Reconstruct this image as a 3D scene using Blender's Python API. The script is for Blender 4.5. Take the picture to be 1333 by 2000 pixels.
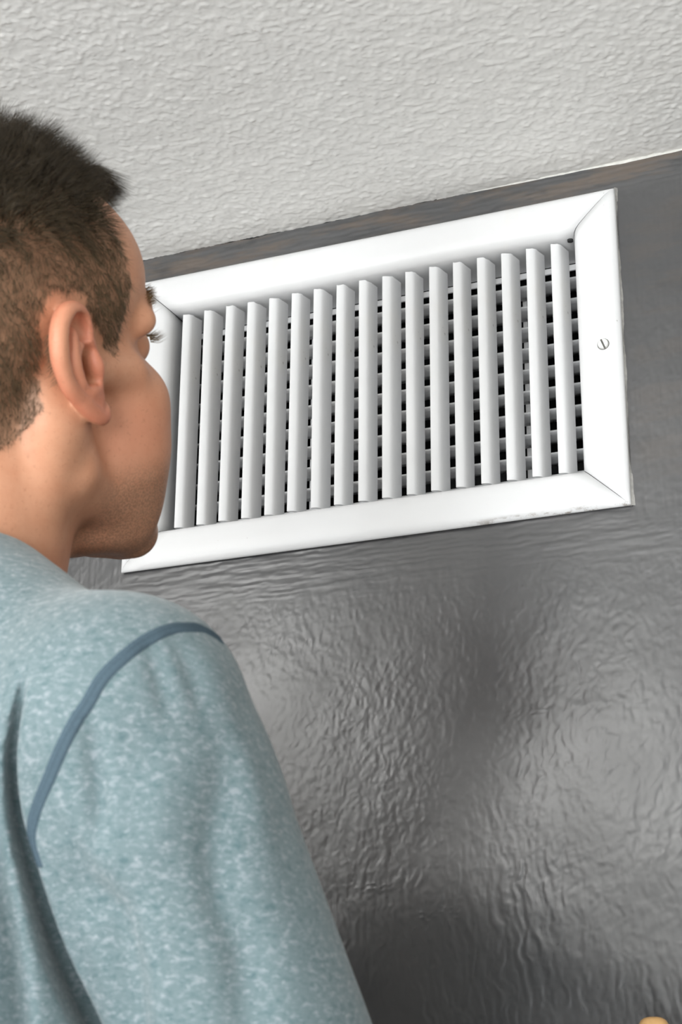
import bpy, bmesh, math, random
import numpy as np
from mathutils import Vector, Matrix
from mathutils.bvhtree import BVHTree

for o in list(bpy.data.objects):
    bpy.data.objects.remove(o)
scene = bpy.context.scene
COL = scene.collection

# ------------------------------------------------------------------ camera, world, lights, exposure
CEIL = 2.04                      # ceiling height
ZG = CEIL - 0.1489               # centre of the vent
CAM = np.array([0.4633, -1.1225, -0.5538 + ZG])
YAW, PITCH, ROLL, FPX = -0.4051, 0.3571, 0.0095, 3447.6
cF = np.array([math.sin(YAW) * math.cos(PITCH), math.cos(YAW) * math.cos(PITCH), math.sin(PITCH)])
cR0 = np.array([math.cos(YAW), -math.sin(YAW), 0.0])
cU0 = np.cross(cR0, cF)
cR = math.cos(ROLL) * cR0 + math.sin(ROLL) * cU0
cU = np.cross(cR, cF)
cd = bpy.data.cameras.new('camera')
cd.sensor_fit = 'VERTICAL'
cd.sensor_height = 36.0
cd.sensor_width = 24.0
cd.lens = FPX / 2000.0 * 36.0
cd.clip_start = 0.02
cd.dof.use_dof = True
cd.dof.focus_distance = 1.28
cd.dof.aperture_fstop = 17.0
cam = bpy.data.objects.new('camera', cd)
COL.objects.link(cam)
cam.matrix_world = Matrix(((cR[0], cU[0], -cF[0], CAM[0]), (cR[1], cU[1], -cF[1], CAM[1]), (cR[2], cU[2], -cF[2], CAM[2]), (0, 0, 0, 1)))
scene.camera = cam

world = bpy.data.worlds.new('world')
scene.world = world
world.use_nodes = True
bg = world.node_tree.nodes['Background']
bg.inputs[0].default_value = (0.75, 0.85, 1.0, 1)
bg.inputs[1].default_value = 1.0

vs = scene.view_settings
vs.view_transform = 'Standard'
vs.look = 'None'
vs.exposure = -0.30
vs.gamma = 1.0
vs.use_curve_mapping = False
scene.cycles.max_bounces = 4
scene.cycles.diffuse_bounces = 4
scene.cycles.glossy_bounces = 2
scene.cycles.use_adaptive_sampling = True
scene.cycles.adaptive_threshold = 0.05
scene.cycles.adaptive_min_samples = 12
scene.cycles.caustics_reflective = False
scene.cycles.caustics_refractive = False

# room extents
RX0, RX1, RY0 = -2.3, 1.7, -3.4
WINDOWS = [(-1.40, -0.30, 0.35, 1.40, 78.0), (0.25, 1.25, 0.35, 1.40, 60.0)]   # x0, x1, z0, z1, watts
for (x0, x1, z0, z1, w) in WINDOWS:
    ld = bpy.data.lights.new('window_daylight', 'AREA')
    ld.shape = 'RECTANGLE'
    ld.size = x1 - x0 - 0.1
    ld.size_y = z1 - z0 - 0.1
    ld.energy = w
    ld.color = (0.93, 0.97, 1.0)
    lo = bpy.data.objects.new('window_daylight', ld)
    COL.objects.link(lo)
    lo.location = ((x0 + x1) / 2, RY0 + 0.03, (z0 + z1) / 2)
    lo.rotation_euler = (math.radians(90), 0, 0)      # shines towards +y
LAMPS = [(-0.34, -1.86, 0.17, 74.0), (-0.74, -1.30, 0.13, 56.0)]   # x, y, radius, emission strength

# ------------------------------------------------------------------ helpers
RNG = np.random.default_rng(7)


def tag(o, label=None, cat=None, group=None, kind=None):
    if label: o['label'] = label
    if cat: o['category'] = cat
    if group: o['group'] = group
    if kind: o['kind'] = kind
    return o


def link(name, me, mat=None, parent=None, smooth=True):
    o = bpy.data.objects.new(name, me)
    COL.objects.link(o)
    if mat is not None and len(me.materials) == 0:
        me.materials.append(mat)
    if parent is not None:
        o.parent = parent
    if smooth and len(me.polygons):
        me.polygons.foreach_set('use_smooth', np.ones(len(me.polygons), dtype=bool))
    return o


def mesh_np(name, verts, faces):
    me = bpy.data.meshes.new(name)
    me.from_pydata([tuple(map(float, v)) for v in verts], [], [tuple(map(int, f)) for f in faces])
    me.update()
    return me


def mesh_fast(name, verts, faces):
    """verts Nx3, faces Mx3 or Mx4 array"""
    verts = np.asarray(verts, dtype=np.float32)
    faces = np.asarray(faces, dtype=np.int32)
    k = faces.shape[1]
    me = bpy.data.meshes.new(name)
    me.vertices.add(len(verts))
    me.vertices.foreach_set('co', verts.ravel())
    me.loops.add(faces.size)
    me.loops.foreach_set('vertex_index', faces.ravel())
    me.polygons.add(len(faces))
    me.polygons.foreach_set('loop_start', np.arange(0, faces.size, k, dtype=np.int32))
    me.update(calc_edges=True)
    me.validate()
    return me


def box_mesh(name, x0, x1, y0, y1, z0, z1, bevel=0.0):
    bm = bmesh.new()
    bmesh.ops.create_cube(bm, size=1.0)
    for v in bm.verts:
        v.co = ((x0 + x1) / 2 + v.co.x * (x1 - x0), (y0 + y1) / 2 + v.co.y * (y1 - y0), (z0 + z1) / 2 + v.co.z * (z1 - z0))
    if bevel:
        bmesh.ops.bevel(bm, geom=bm.edges[:], offset=bevel, segments=2, affect='EDGES', profile=0.5)
    me = bpy.data.meshes.new(name)
    bm.to_mesh(me)
    bm.free()
    return me


def plates_mesh(name, rects, y0, y1):
    """several boxes in the xz plane between y0 and y1, joined (a wall with openings)"""
    V, Fc = [], []
    for (x0, x1, z0, z1) in rects:
        b = len(V)
        for y in (y0, y1):
            V += [(x0, y, z0), (x1, y, z0), (x1, y, z1), (x0, y, z1)]
        Fc += [(b, b + 1, b + 2, b + 3), (b + 7, b + 6, b + 5, b + 4), (b, b + 4, b + 5, b + 1), (b + 1, b + 5, b + 6, b + 2), (b + 2, b + 6, b + 7, b + 3), (b + 3, b + 7, b + 4, b)]
    return mesh_np(name, V, Fc)


def empty(name, loc):
    o = bpy.data.objects.new(name, None)
    o.empty_display_size = 0.05
    COL.objects.link(o)
    o.location = loc
    return o


# ---- node helpers
class NT:
    def __init__(self, name):
        self.m = bpy.data.materials.new(name)
        self.m.use_nodes = True
        self.t = self.m.node_tree
        self.b = self.t.nodes['Principled BSDF']
        self.out = self.t.nodes['Material Output']

    def n(self, typ, **kw):
        nd = self.t.nodes.new(typ)
        for k, v in kw.items():
            setattr(nd, k, v)
        return nd

    def set(self, sock, v):
        if hasattr(v, 'is_output'):
            self.t.links.new(v, sock)
        else:
            sock.default_value = v

    def coord(self, scale=(1, 1, 1), loc=(0, 0, 0), rot=(0, 0, 0)):
        tc = self.n('ShaderNodeTexCoord')
        mp = self.n('ShaderNodeMapping')
        mp.inputs['Scale'].default_value = scale
        mp.inputs['Location'].default_value = loc
        mp.inputs['Rotation'].default_value = rot
        self.t.links.new(tc.outputs['Object'], mp.inputs['Vector'])
        return mp.outputs['Vector']

    def noise(self, vec, scale, detail=3.0, rough=0.55, dist=0.0):
        nd = self.n('ShaderNodeTexNoise')
        self.set(nd.inputs['Vector'], vec)
        nd.inputs['Scale'].default_value = scale
        nd.inputs['Detail'].default_value = detail
        nd.inputs['Roughness'].default_value = rough
        nd.inputs['Distortion'].default_value = dist
        return nd.outputs['Fac']

    def ramp(self, fac, stops):
        nd = self.n('ShaderNodeValToRGB')
        self.set(nd.inputs['Fac'], fac)
        el = nd.color_ramp.elements
        while len(el) < len(stops):
            el.new(0.5)
        for e, (p, c) in zip(el, stops):
            e.position = p
            e.color = c if len(c) == 4 else (*c, 1)
        return nd.outputs['Color']

    def math(self, op, a, b=0.0, clamp=False):
        nd = self.n('ShaderNodeMath', operation=op, use_clamp=clamp)
        self.set(nd.inputs[0], a)
        self.set(nd.inputs[1], b)
        return nd.outputs[0]

    def mix(self, fac, a, b, mode='MIX'):
        nd = self.n('ShaderNodeMix', data_type='RGBA', blend_type=mode)
        self.set(nd.inputs['Factor'], fac)
        for s, v in ((nd.inputs['A'], a), (nd.inputs['B'], b)):
            pass
        ins = [i for i in nd.inputs if i.type == 'RGBA']
        self.set(ins[0], a if hasattr(a, 'is_output') else (*a, 1)[:4])
        self.set(ins[1], b if hasattr(b, 'is_output') else (*b, 1)[:4])
        return [o for o in nd.outputs if o.type == 'RGBA'][0]

    def mapr(self, v, a, b, c=0.0, d=1.0):
        nd = self.n('ShaderNodeMapRange')
        nd.interpolation_type = 'SMOOTHSTEP'
        self.set(nd.inputs['Value'], v)
        nd.inputs['From Min'].default_value = a
        nd.inputs['From Max'].default_value = b
        nd.inputs['To Min'].default_value = c
        nd.inputs['To Max'].default_value = d
        return nd.outputs[0]

    def bump(self, h, strength=0.5, dist=0.001, normal=None):
        nd = self.n('ShaderNodeBump')
        self.set(nd.inputs['Height'], h)
        nd.inputs['Strength'].default_value = strength
        nd.inputs['Distance'].default_value = dist
        if normal is not None:
            self.set(nd.inputs['Normal'], normal)
        self.t.links.new(nd.outputs['Normal'], self.b.inputs['Normal'])
        return nd.outputs['Normal']

    def sep(self, vec):
        nd = self.n('ShaderNodeSeparateXYZ')
        self.set(nd.inputs[0], vec)
        return nd.outputs

    def attr(self, name):
        nd = self.n('ShaderNodeAttribute', attribute_name=name)
        return nd.outputs

    def base(self, c): self.set(self.b.inputs['Base Color'], c if hasattr(c, 'is_output') else (*c, 1))
    def rough(self, r): self.set(self.b.inputs['Roughness'], r)
    def spec(self, s): self.set(self.b.inputs['Specular IOR Level'], s)


def plain(name, col, rough=0.5, spec=0.5, metal=0.0, nscale=40.0, namp=0.06):
    t = NT(name)
    v = t.coord()
    fac = t.noise(v, nscale, 3)
    t.base(t.mix(fac, tuple(c * (1 - namp) for c in col), tuple(min(1, c * (1 + namp)) for c in col)))
    t.rough(rough)
    t.spec(spec)
    t.b.inputs['Metallic'].default_value = metal
    return t.m


# ------------------------------------------------------------------ materials of the room
def mat_wall():
    t = NT('dark_grey_wall_paint')
    v = t.coord()
    x, y, z = t.sep(v)
    big = t.noise(v, 7.0, 2, 0.6)
    col = t.mix(big, (0.046, 0.047, 0.050), (0.082, 0.079, 0.078))
    brn = t.mapr(t.noise(t.coord((1, 1, 5), (3, 0, 0)), 11.0, 4, 0.7), 0.45, 0.62)
    top = t.mapr(z, ZG + 0.115, ZG + 0.135)
    rgt = t.math('MAXIMUM', top, t.math('MULTIPLY', t.mapr(x, 0.195, 0.215), t.math('MULTIPLY', t.mapr(z, ZG - 0.14, ZG - 0.08), 0.25)))
    col = t.mix(t.math('MULTIPLY', t.math('MULTIPLY', brn, rgt), 0.7), col, (0.125, 0.092, 0.068))
    drk = t.mapr(t.noise(t.coord((1, 1, 3), (8, 0, 4)), 26.0, 3, 0.7), 0.52, 0.68)
    col = t.mix(t.math('MULTIPLY', t.math('MULTIPLY', drk, rgt), 0.6), col, (0.028, 0.028, 0.029))
    t.base(col)
    t.spec(0.85)
    t.rough(t.math('ADD', t.mapr(big, 0.3, 0.7, 0.29, 0.36), t.math('MULTIPLY', top, 0.2)))
    return t.m


def mat_ceiling():
    t = NT('textured_ceiling_paint')
    v = t.coord()
    t.base(t.mix(t.noise(v, 5.0, 1), (0.80, 0.785, 0.75), (0.855, 0.845, 0.82)))
    t.rough(0.5)
    t.spec(0.35)
    return t.m


def mat_white_metal():
    t = NT('white_enamel')
    v = t.coord()
    x, y, z = t.sep(v)
    n1 = t.noise(v, 18.0, 3)
    col = t.mix(n1, (0.78, 0.78, 0.78), (0.82, 0.82, 0.825))
    # dirt that has collected along the lower edge, in its right half, and small chips
    d = t.noise(t.coord((1, 1, 2.5)), 55.0, 5, 0.7)
    edge = t.mapr(z, -0.1205, -0.1245)
    xr = t.mapr(x, 0.06, 0.13)
    dm = t.math('MULTIPLY', t.math('MULTIPLY', t.mapr(d, 0.50, 0.62), edge), xr)
    col = t.mix(dm, col, (0.16, 0.11, 0.065))
    chip = t.mapr(t.noise(v, 170.0, 2), 0.755, 0.79)
    col = t.mix(t.math('MULTIPLY', chip, 0.5), col, (0.35, 0.33, 0.30))
    yel = t.mapr(t.noise(t.coord((1, 1, 0.4), (2, 2, 2)), 30.0, 3), 0.6, 0.78)
    col = t.mix(t.math('MULTIPLY', yel, 0.12), col, (0.78, 0.70, 0.52))
    t.base(col)
    t.rough(0.38)
    t.spec(0.45)
    t.bump(t.noise(v, 90.0, 3), 0.12, 0.0006)
    return t.m


M_WALL = mat_wall()
M_CEIL = mat_ceiling()
M_WHITE = mat_white_metal()
M_ROOM = plain('pale_room_paint', (0.64, 0.63, 0.61), 0.6, 0.3, nscale=6)
M_FLOOR = plain('beige_carpet', (0.52, 0.50, 0.48), 0.9, 0.1, nscale=120, namp=0.25)
M_TRIM = plain('white_trim_paint', (0.8, 0.8, 0.78), 0.4, 0.4)
M_DUCT = plain('unlit_duct_dark', (0.035, 0.036, 0.036), 0.8, 0.2, nscale=60, namp=0.3)  # unlit darkness inside the duct is put into this colour
M_SLEEVE = plain('galvanised_sleeve', (0.30, 0.31, 0.31), 0.5, 0.5, nscale=30, namp=0.2)
M_CAULK = plain('old_white_caulk', (0.62, 0.61, 0.57), 0.5, 0.4, nscale=160, namp=0.25)
M_CAULKG = plain('smeared_grey_caulk', (0.36, 0.35, 0.33), 0.45, 0.4, nscale=220, namp=0.5)

# ------------------------------------------------------------------ relief as geometry
def vnoise(u, v, seed):
    """smooth value noise on a lattice, 0..1"""
    r = np.random.default_rng(seed).random((256, 256)).astype(np.float32)
    iu, iv = np.floor(u).astype(np.int32), np.floor(v).astype(np.int32)
    fu, fv = (u - iu).astype(np.float32), (v - iv).astype(np.float32)
    fu = fu * fu * fu * (fu * (fu * 6 - 15) + 10)
    fv = fv * fv * fv * (fv * (fv * 6 - 15) + 10)
    a, b, c, d = r[iu & 255, iv & 255], r[(iu + 1) & 255, iv & 255], r[iu & 255, (iv + 1) & 255], r[(iu + 1) & 255, (iv + 1) & 255]
    return (a * (1 - fu) + b * fu) * (1 - fv) + (c * (1 - fu) + d * fu) * fv


def fbm(u, v, seed, octs=3, gain=0.5):
    s, a, n = 0, 1.0, 0
    for k in range(octs):
        s = s + a * vnoise(u * 2 ** k + 17.3 * k, v * 2 ** k + 5.1 * k, seed + k)
        n += a
        a *= gain
    return s / n


def sstep(x, a, b):
    t = np.clip((x - a) / (b - a), 0, 1)
    return t * t * (3 - 2 * t)


def wall_height(x, z):
    """paint relief in metres; x, z in metres"""
    X, Z = x * 1000, (z - ZG) * 1000
    wx = 2.2 * (fbm(X / 14, Z / 14, 40, 2) - 0.5) * 4
    wz = 2.2 * (fbm(X / 14, Z / 14, 50, 2) - 0.5) * 4
    roll = fbm((X + 0.7 * wx) / 3.2, (Z + 0.7 * wz) / 5.0, 1, 3, 0.6)
    ridge = 1 - np.abs(2 * fbm((X + 1.2 * wx) / 4.6, (Z + 1.2 * wz) / 8.0, 60, 2) - 1)
    vert = fbm((X + wx + 0.10 * Z) / 3.0, (Z + wz) / 16.0, 11, 3, 0.55)
    hor = fbm(X / 30.0, (Z + 0.3 * wz) / 1.7, 21, 3, 0.6)
    upst = fbm(X / 1.7, Z / 30.0, 25, 3, 0.6)
    lump = fbm(X / 34, Z / 34, 31, 2)
    patch = sstep(fbm(X / 60, Z / 60, 70, 2), 0.42, 0.62)
    low = sstep(Z, -270, -400) * (0.45 + 0.55 * sstep(fbm(X / 80, Z / 80, 80, 2), 0.35, 0.6))
    near = np.maximum(sstep(Z, -175, -140), 0)
    side = sstep(np.abs(X), 196, 204) * sstep(Z, -150, -125) * sstep(Z, 132, 118)
    calm = 1 - 0.72 * near * (1 - 0.8 * side)
    h = roll * calm * (1 - 0.6 * low) * 0.30
    h = h + sstep(ridge, 0.72, 1.0) * (0.03 + 0.05 * patch) * calm
    h = h + vert * low * 0.68
    h = h + hor * near * (1 - side) * 0.60 + upst * side * 0.26
    h = h + (lump - 0.5) * 0.4
    for (cx, cz, L, seed) in ((120, -262, 42, 5), (-85, -275, 30, 9), (55, -395, 40, 13), (10, -372, 46, 17)):
        # creased cracks in the film
        zc = cz + 5 * (fbm((X - cx) / 9, X * 0 + seed, 90 + seed, 3) - 0.5) * 2.4
        m = sstep(np.abs(X - cx), L * 0.5, L * 0.25)
        dd = np.abs(Z - zc)
        h = h + m * (0.5 * np.exp(-(dd / 1.6) ** 2) - 0.9 * np.exp(-(dd / 0.55) ** 2)) * fbm(X / 5, Z / 5, 97, 2)
    return (h - 0.2) * 0.001


def ceil_height(x, y):
    X, Y = x * 1000, y * 1000
    wx = (fbm(X / 9, Y / 9, 140, 2) - 0.5) * 9
    wy = (fbm(X / 9, Y / 9, 150, 2) - 0.5) * 9
    a = fbm((X + 0.5 * wx) / 4.3, (Y + 0.5 * wy) / 4.3, 101, 3, 0.55)
    b = fbm((X + 0.4 * wx) / 2.4, (Y + 0.4 * wy) / 2.4, 111, 2, 0.5)
    spl = sstep(a, 0.42, 0.68)
    peb = sstep(fbm(X / 2.6, Y / 2.6, 121, 1), 0.70, 0.92)
    lump = fbm(X / 30, Y / 30, 131, 2)
    return (0.42 * spl + 0.38 * b + 0.36 * peb + 0.7 * lump) * 0.001


def grid_patch(u0, u1, v0, v1, step, fn, keep=None):
    nu, nv = int((u1 - u0) / step) + 1, int((v1 - v0) / step) + 1
    u = np.linspace(u0, u1, nu)[:, None] + np.zeros((1, nv))
    v = np.linspace(v0, v1, nv)[None, :] + np.zeros((nu, 1))
    h = fn(u, v)
    idx = np.arange(nu * nv).reshape(nu, nv)
    q = np.stack([idx[:-1, :-1], idx[1:, :-1], idx[1:, 1:], idx[:-1, 1:]], -1).reshape(-1, 4)
    if keep is not None:
        uc, vc = (u[:-1, :-1] + step / 2).ravel(), (v[:-1, :-1] + step / 2).ravel()
        q = q[keep(uc, vc)]
    return u.ravel(), v.ravel(), h.ravel(), q


def add_patch(ob, V, Q):
    """join a relief grid into a structure mesh"""
    me = ob.data
    nv = len(me.vertices)
    ov = np.empty(nv * 3, np.float32)
    me.vertices.foreach_get('co', ov)
    of = np.array([list(p.vertices) for p in me.polygons], np.int32)
    nm = mesh_fast(me.name, np.vstack([ov.reshape(-1, 3), V]), np.vstack([of, Q + nv]))
    nm.materials.append(me.materials[0])
    sm = np.ones(len(nm.polygons), bool)
    sm[:len(of)] = False
    nm.polygons.foreach_set('use_smooth', sm)
    ob.data = nm
    bpy.data.meshes.remove(me)


# ------------------------------------------------------------------ the room
HX, HZ = 0.1685, 0.0950          # half size of the opening behind the vent
wall = link('wall_back', plates_mesh('wall_back', [(RX0, -HX, 0, CEIL), (HX, RX1, 0, CEIL), (-HX, HX, 0, ZG - HZ), (-HX, HX, ZG + HZ, CEIL)], 0.0, 0.10), M_WALL, smooth=False)
tag(wall, 'dark grey semi-gloss wall with rough brushed paint relief around the vent', 'wall', kind='structure')
u, v, h, q = grid_patch(-0.38, 0.32, 1.385, CEIL, 0.0011, wall_height, lambda a, b: (np.abs(a) > HX) | (np.abs(b - ZG) > HZ))
add_patch(wall, np.stack([u, -0.0008 - h, v], 1), q)
ceil = link('ceiling', box_mesh('ceiling', RX0, RX1, RY0, 0.1, CEIL, CEIL + 0.1), M_CEIL, smooth=False)
tag(ceil, 'off-white ceiling with a rough sprayed texture', 'ceiling', kind='structure')
u, v, h, q = grid_patch(-0.44, 0.40, -0.46, 0.0, 0.00125, ceil_height)
add_patch(ceil, np.stack([u, v, CEIL - 0.0004 - h], 1), q[:, ::-1])
floor = link('floor', box_mesh('floor', RX0, RX1, RY0, 0.1, -0.1, 0.0), M_FLOOR, smooth=False)
tag(floor, 'beige carpeted floor of the room', 'floor', kind='structure')
wl = link('wall_left', box_mesh('wall_left', RX0 - 0.1, RX0, RY0, 0.1, 0, CEIL), M_ROOM, smooth=False)
tag(wl, 'pale painted side wall left of the vent wall', 'wall', kind='structure')
wr = link('wall_right', box_mesh('wall_right', RX1, RX1 + 0.1, RY0, 0.1, 0, CEIL), M_ROOM, smooth=False)
tag(wr, 'pale painted side wall right of the vent wall', 'wall', kind='structure')
zs0, zs1 = WINDOWS[0][2], WINDOWS[0][3]
xa = sorted((w[0], w[1]) for w in WINDOWS)
rects = [(RX0, RX1, 0, zs0), (RX0, RX1, zs1, CEIL), (RX0, xa[0][0], zs0, zs1), (xa[0][1], xa[1][0], zs0, zs1), (xa[1][1], RX1, zs0, zs1)]
wf = link('wall_front', plates_mesh('wall_front', rects, RY0 - 0.12, RY0), M_ROOM, smooth=False)
tag(wf, 'pale painted wall with two windows, opposite the vent', 'wall', kind='structure')


def mat_glass():
    t = NT('window_glass')
    t.base((0.9, 0.95, 1.0))
    t.rough(0.02)
    t.b.inputs['Transmission Weight'].default_value = 1.0
    t.b.inputs['IOR'].default_value = 1.01
    return t.m


M_GLASS = mat_glass()
for i, (x0, x1, z0, z1, w) in enumerate(WINDOWS):
    wn = empty('window_%d' % (i + 1), ((x0 + x1) / 2, RY0 - 0.06, z0))
    tag(wn, ['wide white framed window on the left behind the camera', 'white framed window on the right behind the camera'][i], 'window', kind='structure')
    hw, hh = (x1 - x0) / 2, z1 - z0
    for nm, bx in (('frame_rail', (-hw, hw, 0, 0.05)), ('frame_rail', (-hw, hw, hh - 0.05, hh)), ('frame_stile', (-hw, -hw + 0.05, 0.05, hh - 0.05)), ('frame_stile', (hw - 0.05, hw, 0.05, hh - 0.05))):
        link(nm, box_mesh(nm, bx[0], bx[1], -0.03, 0.055, bx[2], bx[3]), M_TRIM, wn, smooth=False)
    link('pane', box_mesh('pane', -hw + 0.05, hw - 0.05, -0.005, 0.0, 0.05, hh - 0.05), M_GLASS, wn, smooth=False)

for i, (lx, ly, lr, ls) in enumerate(LAMPS):
    lt = NT('lamp_diffuser')
    lt.base((0.9, 0.9, 0.88))
    lt.b.inputs['Emission Color'].default_value = (1.0, 0.99, 0.97, 1)
    lt.b.inputs['Emission Strength'].default_value = ls
    lamp = empty('ceiling_lamp', (lx, ly, CEIL))
    tag(lamp, ['larger round flush ceiling lamp behind the camera', 'smaller round flush ceiling lamp behind the camera'][i], 'lamp')
    bm = bmesh.new()
    prof = [(0.0, -0.055), (0.35, -0.053), (0.65, -0.045), (0.88, -0.03), (1.0, -0.012)]
    rings = []
    for (r, zz) in prof[1:]:
        rings.append([bm.verts.new((lr * r * math.cos(a), lr * r * math.sin(a), zz)) for a in np.linspace(0, 2 * math.pi, 33)[:-1]])
    c = bm.verts.new((0, 0, prof[0][1]))
    for k in range(32):
        bm.faces.new((c, rings[0][(k + 1) % 32], rings[0][k]))
        for a, b in zip(rings[:-1], rings[1:]):
            bm.faces.new((a[k], a[(k + 1) % 32], b[(k + 1) % 32], b[k]))
    me = bpy.data.meshes.new('diffuser')
    bm.to_mesh(me)
    bm.free()
    link('diffuser', me, lt.m, lamp)
    bm = bmesh.new()
    bmesh.ops.create_cone(bm, cap_ends=True, segments=32, radius1=lr + 0.012, radius2=lr + 0.012, depth=0.012)
    bmesh.ops.translate(bm, verts=bm.verts, vec=(0, 0, -0.006))
    me = bpy.data.meshes.new('base_plate')
    bm.to_mesh(me)
    bm.free()
    link('base_plate', me, M_TRIM, lamp, smooth=False)


# uneven bead of ceiling paint where the wall meets the ceiling
def ragged_strip(name, n, x0, x1, top, low_fn, thick_fn):
    """strip on the wall: top edge z=top, ragged lower edge, proud of the wall"""
    V, Fc = [], []
    for i in range(n):
        x = x0 + (x1 - x0) * i / (n - 1)
        zl, th = low_fn(x), thick_fn(x)
        V += [(x, 0.0, top), (x, -th, top), (x, -th * 0.8, (top + zl) / 2), (x, 0.0005, zl)]
    for i in range(n - 1):
        a, b = 4 * i, 4 * (i + 1)
        for j in range(3):
            Fc.append((a + j, a + j + 1, b + j + 1, b + j))
    return mesh_np(name, V, Fc)


def wav(x, seed, f0=25.0):
    r = random.Random(seed)
    s = 0
    for k in range(6):
        s += math.sin(x * f0 * 1.9 ** k + r.random() * 6.28) * 0.62 ** k
    return s / 2.2


def bead_low(x):
    w = 0.0012 + 0.0030 * min(1, max(0, (x - 0.02) / 0.15)) - 0.0012 * min(1, max(0, (x - 0.22) / 0.05))
    return CEIL - max(0.0003, w + 0.0011 * wav(x, 3))


bead = link('trim_1', ragged_strip('trim_1', 900, -0.9, 1.2, CEIL, bead_low, lambda x: 0.0016 + 0.0005 * wav(x, 9)), M_CAULK)
tag(bead, 'uneven bead of off-white paint along the ceiling edge', 'trim', kind='structure')

M_CRACK = plain('dark_paint_edge', (0.012, 0.012, 0.012), 0.6, 0.3, nscale=200, namp=0.5)


def crack_low(x):
    k = max(0.0, wav(x, 41, 70)) + 0.6 * max(0.0, wav(x, 43, 150))
    return CEIL - 0.0012 - 0.0022 * k * min(1, max(0, (0.10 - x) / 0.06))


crk = link('trim_2', ragged_strip('trim_2', 700, -0.5, 0.12, CEIL - 0.0008, crack_low, lambda x: 0.0012), M_CRACK)
tag(crk, 'ragged dark paint edge along the ceiling above the left of the vent', 'trim', kind='structure')

# ------------------------------------------------------------------ the vent
vent = empty('air_vent_grille', (0, 0, ZG))
tag(vent, 'white metal air vent grille with upright curved vanes, set in the grey wall', 'vent')
OX, OZ = 0.2000, 0.1245
IX, IZ = 0.1670, 0.0935
# section of a rail: (fraction across from outer to inner edge, y)
SECT = [(0.0, 0.0), (0.0, -0.0040), (0.03, -0.0056), (0.10, -0.0072), (0.20, -0.0082), (0.45, -0.0082), (0.65, -0.0079), (0.82, -0.0071), (0.91, -0.0056), (0.97, -0.0026), (1.0, 0.0010), (1.0, 0.0400)]


def rail(side):
    sec = list(SECT)
    if side == 'b':
        sec = [(0.0, -0.0030)] + sec[1:]
    def pt(fr, sx, sz):
        return (sx * (OX + (IX - OX) * fr), sz * (OZ + (IZ - OZ) * fr))
    ends = {'t': ((-1, 1), (1, 1)), 'b': ((1, -1), (-1, -1)), 'l': ((-1, -1), (-1, 1)), 'r': ((1, 1), (1, -1))}[side]
    bm = bmesh.new()
    N = 24
    rows = []
    g = 0.00032
    for i in range(N + 1):
        tt = i / N
        row = []
        for (fr, y) in sec:
            a = pt(fr, *ends[0])
            b = pt(fr, *ends[1])
            L = math.hypot(b[0] - a[0], b[1] - a[1])
            s = g / L + tt * (1 - 2 * g / L)
            row.append(bm.verts.new((a[0] + (b[0] - a[0]) * s, y, a[1] + (b[1] - a[1]) * s)))
        rows.append(row)
    for r0, r1 in zip(rows[:-1], rows[1:]):
        for j in range(len(sec) - 1):
            bm.faces.new((r0[j], r0[j + 1], r1[j + 1], r1[j]))
    bmesh.ops.recalc_face_normals(bm, faces=bm.faces)
    me = bpy.data.meshes.new('frame_rail')
    bm.to_mesh(me)
    bm.free()
    return me


for s in 'tblr':
    ro = link('frame_rail', rail(s), M_WHITE, vent)
    md = ro.modifiers.new('thickness', 'SOLIDIFY')
    md.thickness = 0.0009
    md.offset = -1
    if s == 'b':
        tag(ro, 'lower rail with brown dirt along its edge')

# front vanes: upright blades curling back to the right
VP = [(0.0, 0.0005), (0.0003, 0.0001), (0.0009, 0.0), (0.0030, 0.0005), (0.0050, 0.0013), (0.0061, 0.0024), (0.0069, 0.0041), (0.0077, 0.0070), (0.0086, 0.0108), (0.0096, 0.0152), (0.0089, 0.0155), (0.0078, 0.0115), (0.0065, 0.0075), (0.0048, 0.0045), (0.0022, 0.0028), (0.0002, 0.0020)]


def vane_mesh(seed):
    r = random.Random(seed)
    zt, zb = 0.0908, -0.0915
    bm = bmesh.new()
    lv = []
    for k, zz in enumerate((zb, zb + 0.002, -0.03, 0.03, zt - 0.003, zt)):
        ring = []
        for j, (px, py) in enumerate(VP):
            dz = 0.0
            if k == 5:
                dz = r.uniform(-0.0002, 0.0004) if j not in (4, 5, 6) else r.uniform(-0.0004, 0.0008)
            ring.append(bm.verts.new((px, py, zz + dz)))
        lv.append(ring)
    n = len(VP)
    for a, b in zip(lv[:-1], lv[1:]):
        for j in range(n):
            bm.faces.new((a[j], a[(j + 1) % n], b[(j + 1) % n], b[j]))
    bm.faces.new(lv[0][::-1])
    bm.faces.new(lv[-1])
    bmesh.ops.recalc_face_normals(bm, faces=bm.faces)
    for e in bm.edges:
        if len(e.link_faces) == 2 and e.calc_face_angle(0) > 0.9:
            e.smooth = False
    me = bpy.data.meshes.new('vane')
    bm.to_mesh(me)
    bm.free()
    return me


vms = [vane_mesh(k) for k in range(5)]
rv = random.Random(4)
for i in range(17):
    v = link('vane', vms[i % 5], M_WHITE, vent)
    v.location = (-0.1583 + 0.01918 * i, 0.0002, rv.uniform(-0.0003, 0.0003))
    v.rotation_euler = (0, rv.uniform(-0.003, 0.003), rv.uniform(-0.03, 0.03))

# rear blades: level, behind the vanes
BP = [(0.0, 0.0), (0.0008, 0.0009), (0.006, 0.0012), (0.014, 0.0009), (0.0205, 0.0003), (0.0205, -0.0003), (0.014, -0.0009), (0.006, -0.0012), (0.0008, -0.0009)]


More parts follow.
